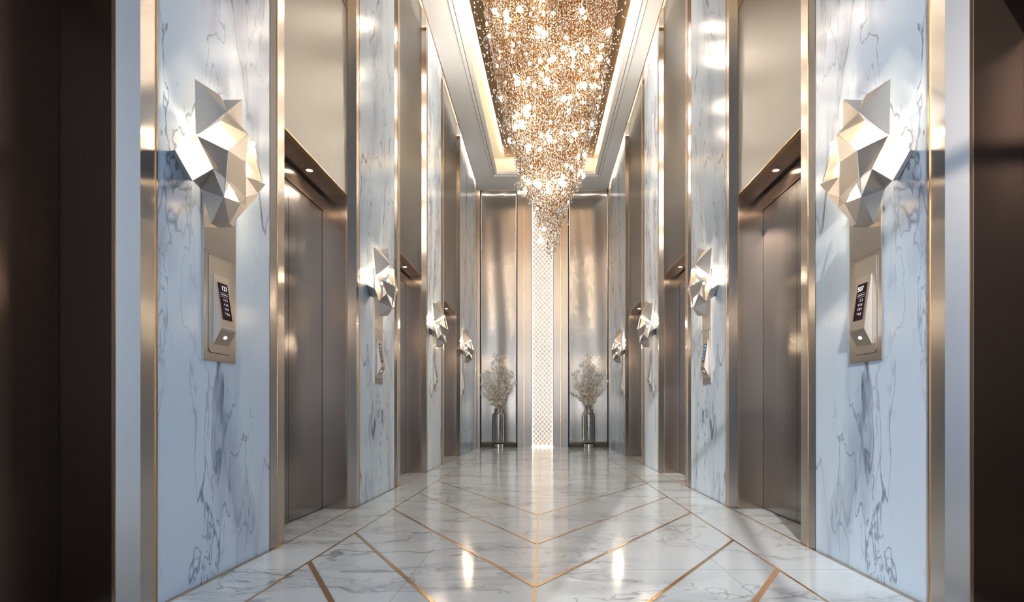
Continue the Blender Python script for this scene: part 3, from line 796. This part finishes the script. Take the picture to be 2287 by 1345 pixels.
# one faceted drop: 6 vertices, 8 faces
UV = np.array([(0, 0, 1), (1, 0, 0), (0, 1, 0), (-1, 0, 0), (0, -1, 0), (0, 0, -1)], float)
UF = np.array([(0, 1, 2), (0, 2, 3), (0, 3, 4), (0, 4, 1), (5, 2, 1), (5, 3, 2), (5, 4, 3), (5, 1, 4)])
def strand_mesh(name, pts, parent):
    """pts: array of bead centres + size; builds one mesh of faceted beads"""
    n_ = len(pts)
    cen = pts[:, :3]; sz = pts[:, 3]; 
    ang = nr.uniform(0, PI, n_); ca, sa = np.cos(ang), np.sin(ang)
    v = np.repeat(UV[None], n_, 0)
    x = v[:, :, 0]*ca[:, None]-v[:, :, 1]*sa[:, None]; y = v[:, :, 0]*sa[:, None]+v[:, :, 1]*ca[:, None]
    v[:, :, 0] = x*sz[:, None]; v[:, :, 1] = y*sz[:, None]; v[:, :, 2] *= (sz*pts[:, 4])[:, None]
    tilt = nr.normal(0, 0.35, (n_, 2))
    v[:, :, 0] += v[:, :, 2]*tilt[:, :1]; v[:, :, 1] += v[:, :, 2]*tilt[:, 1:]
    v += cen[:, None, :]
    f = (UF[None]+6*np.arange(n_)[:, None, None]).reshape(-1, 3)
    me = bpy.data.meshes.new(name)
    me.vertices.add(n_*6); me.vertices.foreach_set('co', v.reshape(-1))
    me.loops.add(len(f)*3); me.loops.foreach_set('vertex_index', f.reshape(-1))
    me.polygons.add(len(f)); me.polygons.foreach_set('loop_start', np.arange(0, len(f)*3, 3)); me.polygons.foreach_set('loop_total', np.full(len(f), 3))
    h_ = np.clip((cen[:, 2]+3.6)/2.2, 0, 1)                    # paler, clearer crystals towards the tip
    u_ = nr.uniform(0, 1, n_)
    mi = np.repeat(np.where(u_ < 0.10+0.26*h_, 0, np.where(u_ < 0.50+0.22*h_, 1, 2)), 8)
    for mt in ('c_amber', 'c_champ', 'c_clear'): me.materials.append(M[mt])
    me.polygons.foreach_set('material_index', mi.astype(np.int32))
    me.update(); me.validate()
    o = bpy.data.objects.new(name, me); C.objects.link(o); o.parent = parent
    return o
def strand_pts(x, y, ztop, zbot):
    zz = ztop; out = []
    while zz > zbot:
        s_ = rnd.choice((0.0075, 0.0085, 0.0105, 0.013)); e_ = rnd.choice((1.3, 1.8, 2.4))
        out.append((x-CX+rnd.gauss(0, 0.004), y-CY+rnd.gauss(0, 0.004), zz-TOPZ, s_, e_)); zz -= s_*e_*2+0.004
    return out
strands = []
# strands on rings; the sheath of the cone is denser than its heart
r = 0.015
while r < 0.92:
    cnt = max(1, int(2*PI*r/0.036))
    a0 = rnd.uniform(0, 6.28)
    for i in range(cnt):
        a = a0+2*PI*i/cnt+rnd.gauss(0, 0.01); rr_ = r+rnd.gauss(0, 0.008)
        rr_ = max(0.005, rr_)
        zb_ = RZ(env_z(rr_))+rnd.uniform(-0.03, 0.05)
        strands.append((rr_, a, zb_))
    r += 0.031
strands.sort(key=lambda t: (math.sin(t[1])*t[0]))        # nearest the viewer first
names_n = 0; bulk = []
for i, (rr_, a, zb_) in enumerate(strands):
    x, y = CX+rr_*math.cos(a), CY+rr_*math.sin(a)
    zt_ = TOPZ-0.04
    # only the outer half metre of every strand can be seen
    zt_ = min(zt_, zb_+0.75) if rr_ < 0.8 else zt_
    pts = strand_pts(x, y, zt_, zb_)
    if not pts: continue
    if i < 100: strand_mesh('crystal_strand', np.array(pts), ch)
    else: bulk += pts
o = strand_mesh('crystal_strands', np.array(bulk), ch); o['kind'] = 'stuff'
# thin suspension wires carry the strands from the canopy
# glowing crystals and lamps scattered over the cone
glow = []
bm_s = bmesh.new()
for i in range(140):
    z = rnd.uniform(2.6, 5.4) if rnd.random() < 0.95 else rnd.uniform(2.0, 2.7)
    R_ = env_r(z)*rnd.uniform(0.86, 1.0); a = -PI/2+rnd.uniform(-1.45, 1.45)
    rad = rnd.choice((0.013, 0.017, 0.020, 0.024)); st_r = rnd.choice((1.0, 1.2, 1.7))
    loc = Vector((R_*math.cos(a), R_*math.sin(a), RZ(z)-TOPZ))
    glow.append((loc, rad, st_r, 'globe_lit'))
for (px_, py_) in ((1105, 25), (1130, 30), (1135, 45), (1205, 68), (1215, 75), (1300, 25), (1160, 20), (1360, 70), (1155, 185), (1175, 245), (1180, 240), (1220, 180), (1305, 190), (1340, 130), (1310, 110), (1260, 220),
                   (1150, 285), (1165, 275), (1205, 412), (1196, 408), (1258, 412), (1252, 405), (1225, 425), (1180, 330), (1228, 310), (1285, 300), (1236, 130), (1280, 120), (1206, 538)):
    # set on the cone where that bearing and height meet it
    xx = (px_-HX)/F; zz_ = (HY-py_)/F; y = CY
    for _ in range(12):
        rr_ = env_r(zz_*y); dx = xx*y-CX
        y = CY-math.sqrt(max(0, rr_*rr_-dx*dx))
    glow.append((Vector((xx*y-CX, y-CY, RZ(zz_*y)-TOPZ)), 0.030, 1.1, 'globe_hot'))
for i in range(22):  # lamps added out of view behind the cone to light ceiling and end wall
    z = 2.7+2.5*i/21; R_ = env_r(z)+0.02; a = PI/2+1.25*math.sin(i*2.4)
    glow.append((Vector((R_*math.cos(a), R_*math.sin(a), RZ(z)-TOPZ)), 0.030, 1.1, 'globe_fill'))
mesh_cache = {}
def sph(rad, mat, seg=10):
    k = (round(rad, 4), mat)
    if k not in mesh_cache:
        bm = bmesh.new(); bmesh.ops.create_uvsphere(bm, u_segments=seg, v_segments=max(6, seg//2+1), radius=rad)
        me = bpy.data.meshes.new('crystal_lamp'); bm.to_mesh(me); bm.free(); me.materials.append(M[mat])
        for p in me.polygons: p.use_smooth = True
        mesh_cache[k] = me
    return mesh_cache[k]
hot = [g for g in glow if g[3] != 'globe_lit']; lit = [g for g in glow if g[3] == 'globe_lit']
for i, (loc, rad, st_r, mt) in enumerate(hot+lit):
    if i < 100:
        o = bpy.data.objects.new('crystal_lamp', sph(rad, mt)); C.objects.link(o); o.parent = ch; o.location = loc; o.scale = (1, 1, st_r)
    else:
        bmesh.ops.create_icosphere(bm_s, subdivisions=2, radius=rad, matrix=Matrix.Translation(loc) @ Matrix.Diagonal((1, 1, st_r, 1)))
o = bm_obj('crystal_lamps', bm_s, M['globe_lit'], ch, True); o['kind'] = 'stuff'
# clear blown glass bubbles round the rim of the cone
for px_, py_, rpx in ((1093, 42, 9), (1094, 95, 15), (1109, 151, 15), (1123, 218, 14), (1137, 283, 16), (1159, 417, 10), (1171, 430, 10), (1292, 418, 10), (1325, 258, 11), (1271, 497, 5), (1346, 200, 9), (1246, 545, 5)):
    y = CY-0.1
    o = bpy.data.objects.new('glass_bubble', sph(rpx*y/F, 'bubble', 28)); C.objects.link(o); o.parent = ch
    o.location = ((px_-HX)*y/F-CX, y-CY, RZ((HY-py_)*y/F)-TOPZ)

# ------------------------------------------------------------------ vases with blossom
def build_vase(x, y, label, dark):
    z0 = zf(y)+0.001
    r = empty('floor_vase', (x, y, z0))
    bm = bmesh.new(); lathe(bm, [(0.001, 0), (0.112, 0), (0.116, 0.005), (0.116, 0.10), (0.110, 0.105), (0.001, 0.105)], 40)
    bm_obj('base', bm, M['glass_base'], r, False)
    bm = bmesh.new(); lathe(bm, [(0.110, 0.104), (0.118, 0.106), (0.120, 0.118), (0.112, 0.122)], 40)
    bm_obj('base_ring', bm, M['black'], r, True)
    bm = bmesh.new()
    pr = [(0.100, 0.120), (0.125, 0.130), (0.142, 0.155), (0.148, 0.19), (0.148, 0.76), (0.144, 0.79), (0.130, 0.815), (0.104, 0.828), (0.100, 0.84), (0.099, 0.93), (0.101, 0.935)]
    lathe(bm, pr, 48); bmesh.ops.recalc_face_normals(bm, faces=bm.faces[:])
    bm_obj('glass_body', bm, M['vase'], r, True)
    bm = bmesh.new()
    lathe(bm, [(0.001, 0.13), (0.100, 0.135), (0.112, 0.17), (0.112, 0.77), (0.098, 0.80), (0.080, 0.815), (0.080, 0.92), (0.074, 0.92), (0.074, 0.60)], 40)
    bm_obj('inner_vessel', bm, M['vase_core'], r, True)
    tag(r, label, 'vase', 'floor vases by the end wall')
    return r
def petal_bm(bm, p, size, rndm):
    n_ = rndm.choice((4, 5))
    ax = Vector((rndm.gauss(0, 1), rndm.gauss(0, 1)-0.8, rndm.gauss(0, 1)+0.4)).normalized()
    u = ax.orthogonal().normalized(); w = ax.cross(u)
    c = bm.verts.new(p-ax*size*0.25)
    for k in range(n_):
        a = 2*PI*k/n_; b1 = a-0.5; b2 = a+0.5
        t1 = bm.verts.new(p+size*0.75*(math.cos(b1)*u+math.sin(b1)*w)); t2 = bm.verts.new(p+size*(math.cos(a)*u+math.sin(a)*w)+ax*size*0.3)
        t3 = bm.verts.new(p+size*0.75*(math.cos(b2)*u+math.sin(b2)*w))
        bm.faces.new((c, t1, t2, t3))
def build_blossom(x, y, label, seed):
    z0 = zf(y)+0.60
    r = empty('blossom_branches', (x, y, z0)); rn = random.Random(seed)
    petals = bmesh.new()
    tips = [(-.38, 1.02), (-.33, .78), (-.38, .60), (-.25, 1.1), (-.13, 1.28), (-.05, 1.52), (.02, 1.42), (.10, 1.22), (.17, 1.12), (.28, 1.05), (.37, 1.08), (.39, .85), (.33, .66), (.22, .80), (-.18, .85), (.05, .9)]
    for i, (tx, tz) in enumerate(tips):
        tx *= 0.97
        bm = bmesh.new()
        ty = rn.uniform(-0.28, 0.20)
        a0 = Vector((tx*0.08, ty*0.1, -0.42)); nk = Vector((tx*0.14+rn.uniform(-.02, .02), ty*0.15, 0.33)); tip = Vector((tx, ty, tz*1.02+0.04))
        mid = nk.lerp(tip, 0.5)+Vector((-tx*0.22+rn.gauss(0, .02), 0, 0.03))
        path = []
        for t in [k/10 for k in range(11)]:
            p = (1-t)**3*a0+3*(1-t)**2*t*nk+3*(1-t)*t*t*mid+t**3*tip; path.append(p)
        # pass through the neck of the vase before spreading
        path = [a0, a0.lerp(nk, 0.5), nk]+[((1-t)**2*nk+2*(1-t)*t*mid+t*t*tip)+Vector((rn.gauss(0, .006), rn.gauss(0, .006), 0)) for t in [k/8 for k in range(1, 9)]]
        for p in path[:3]:
            h = math.hypot(p.x, p.y)
            if h > 0.055: p.x *= 0.055/h; p.y *= 0.055/h
        tube(bm, path, [0.0055-0.0004*k for k in range(len(path))], 5)
        for k in range(3, len(path)):
            for _ in range(3):
                d = Vector((rn.gauss(0, .42)+tx*0.3, rn.gauss(0, .6), rn.uniform(0.2, 1.2))).normalized()
                L = rn.uniform(0.06, 0.15); e = path[k]+d*L; m_ = path[k].lerp(e, 0.5)+Vector((rn.gauss(0, .01), rn.gauss(0, .01), 0))
                tube(bm, [path[k], m_, e], [0.0034, 0.0028, 0.0018], 4)
                for _q in range(6):
                    t = 0.25+0.75*rn.random(); p = path[k].lerp(e, t)+Vector((rn.gauss(0, .014), rn.gauss(0, .014), rn.gauss(0, .014)))
                    petal_bm(petals, p, rn.uniform(0.010, 0.020), rn)
        bm_obj('branch', bm, M['twig'], r)
    o = bm_obj('petals', petals, M['petal'], r); o['kind'] = 'stuff'
    tag(r, label, 'flowers', 'blossom branches in the floor vases')
for x, nm, sd in ((-1.045, 'left', 4), (1.088, 'right', 9)):
    build_vase(x, 13.2, 'smoked glass cylinder vase with steel base before the %s end wall panel' % nm, sd)
    build_blossom(x, 13.2, 'cream blossom on thin brown branches standing in the %s vase' % nm, sd)
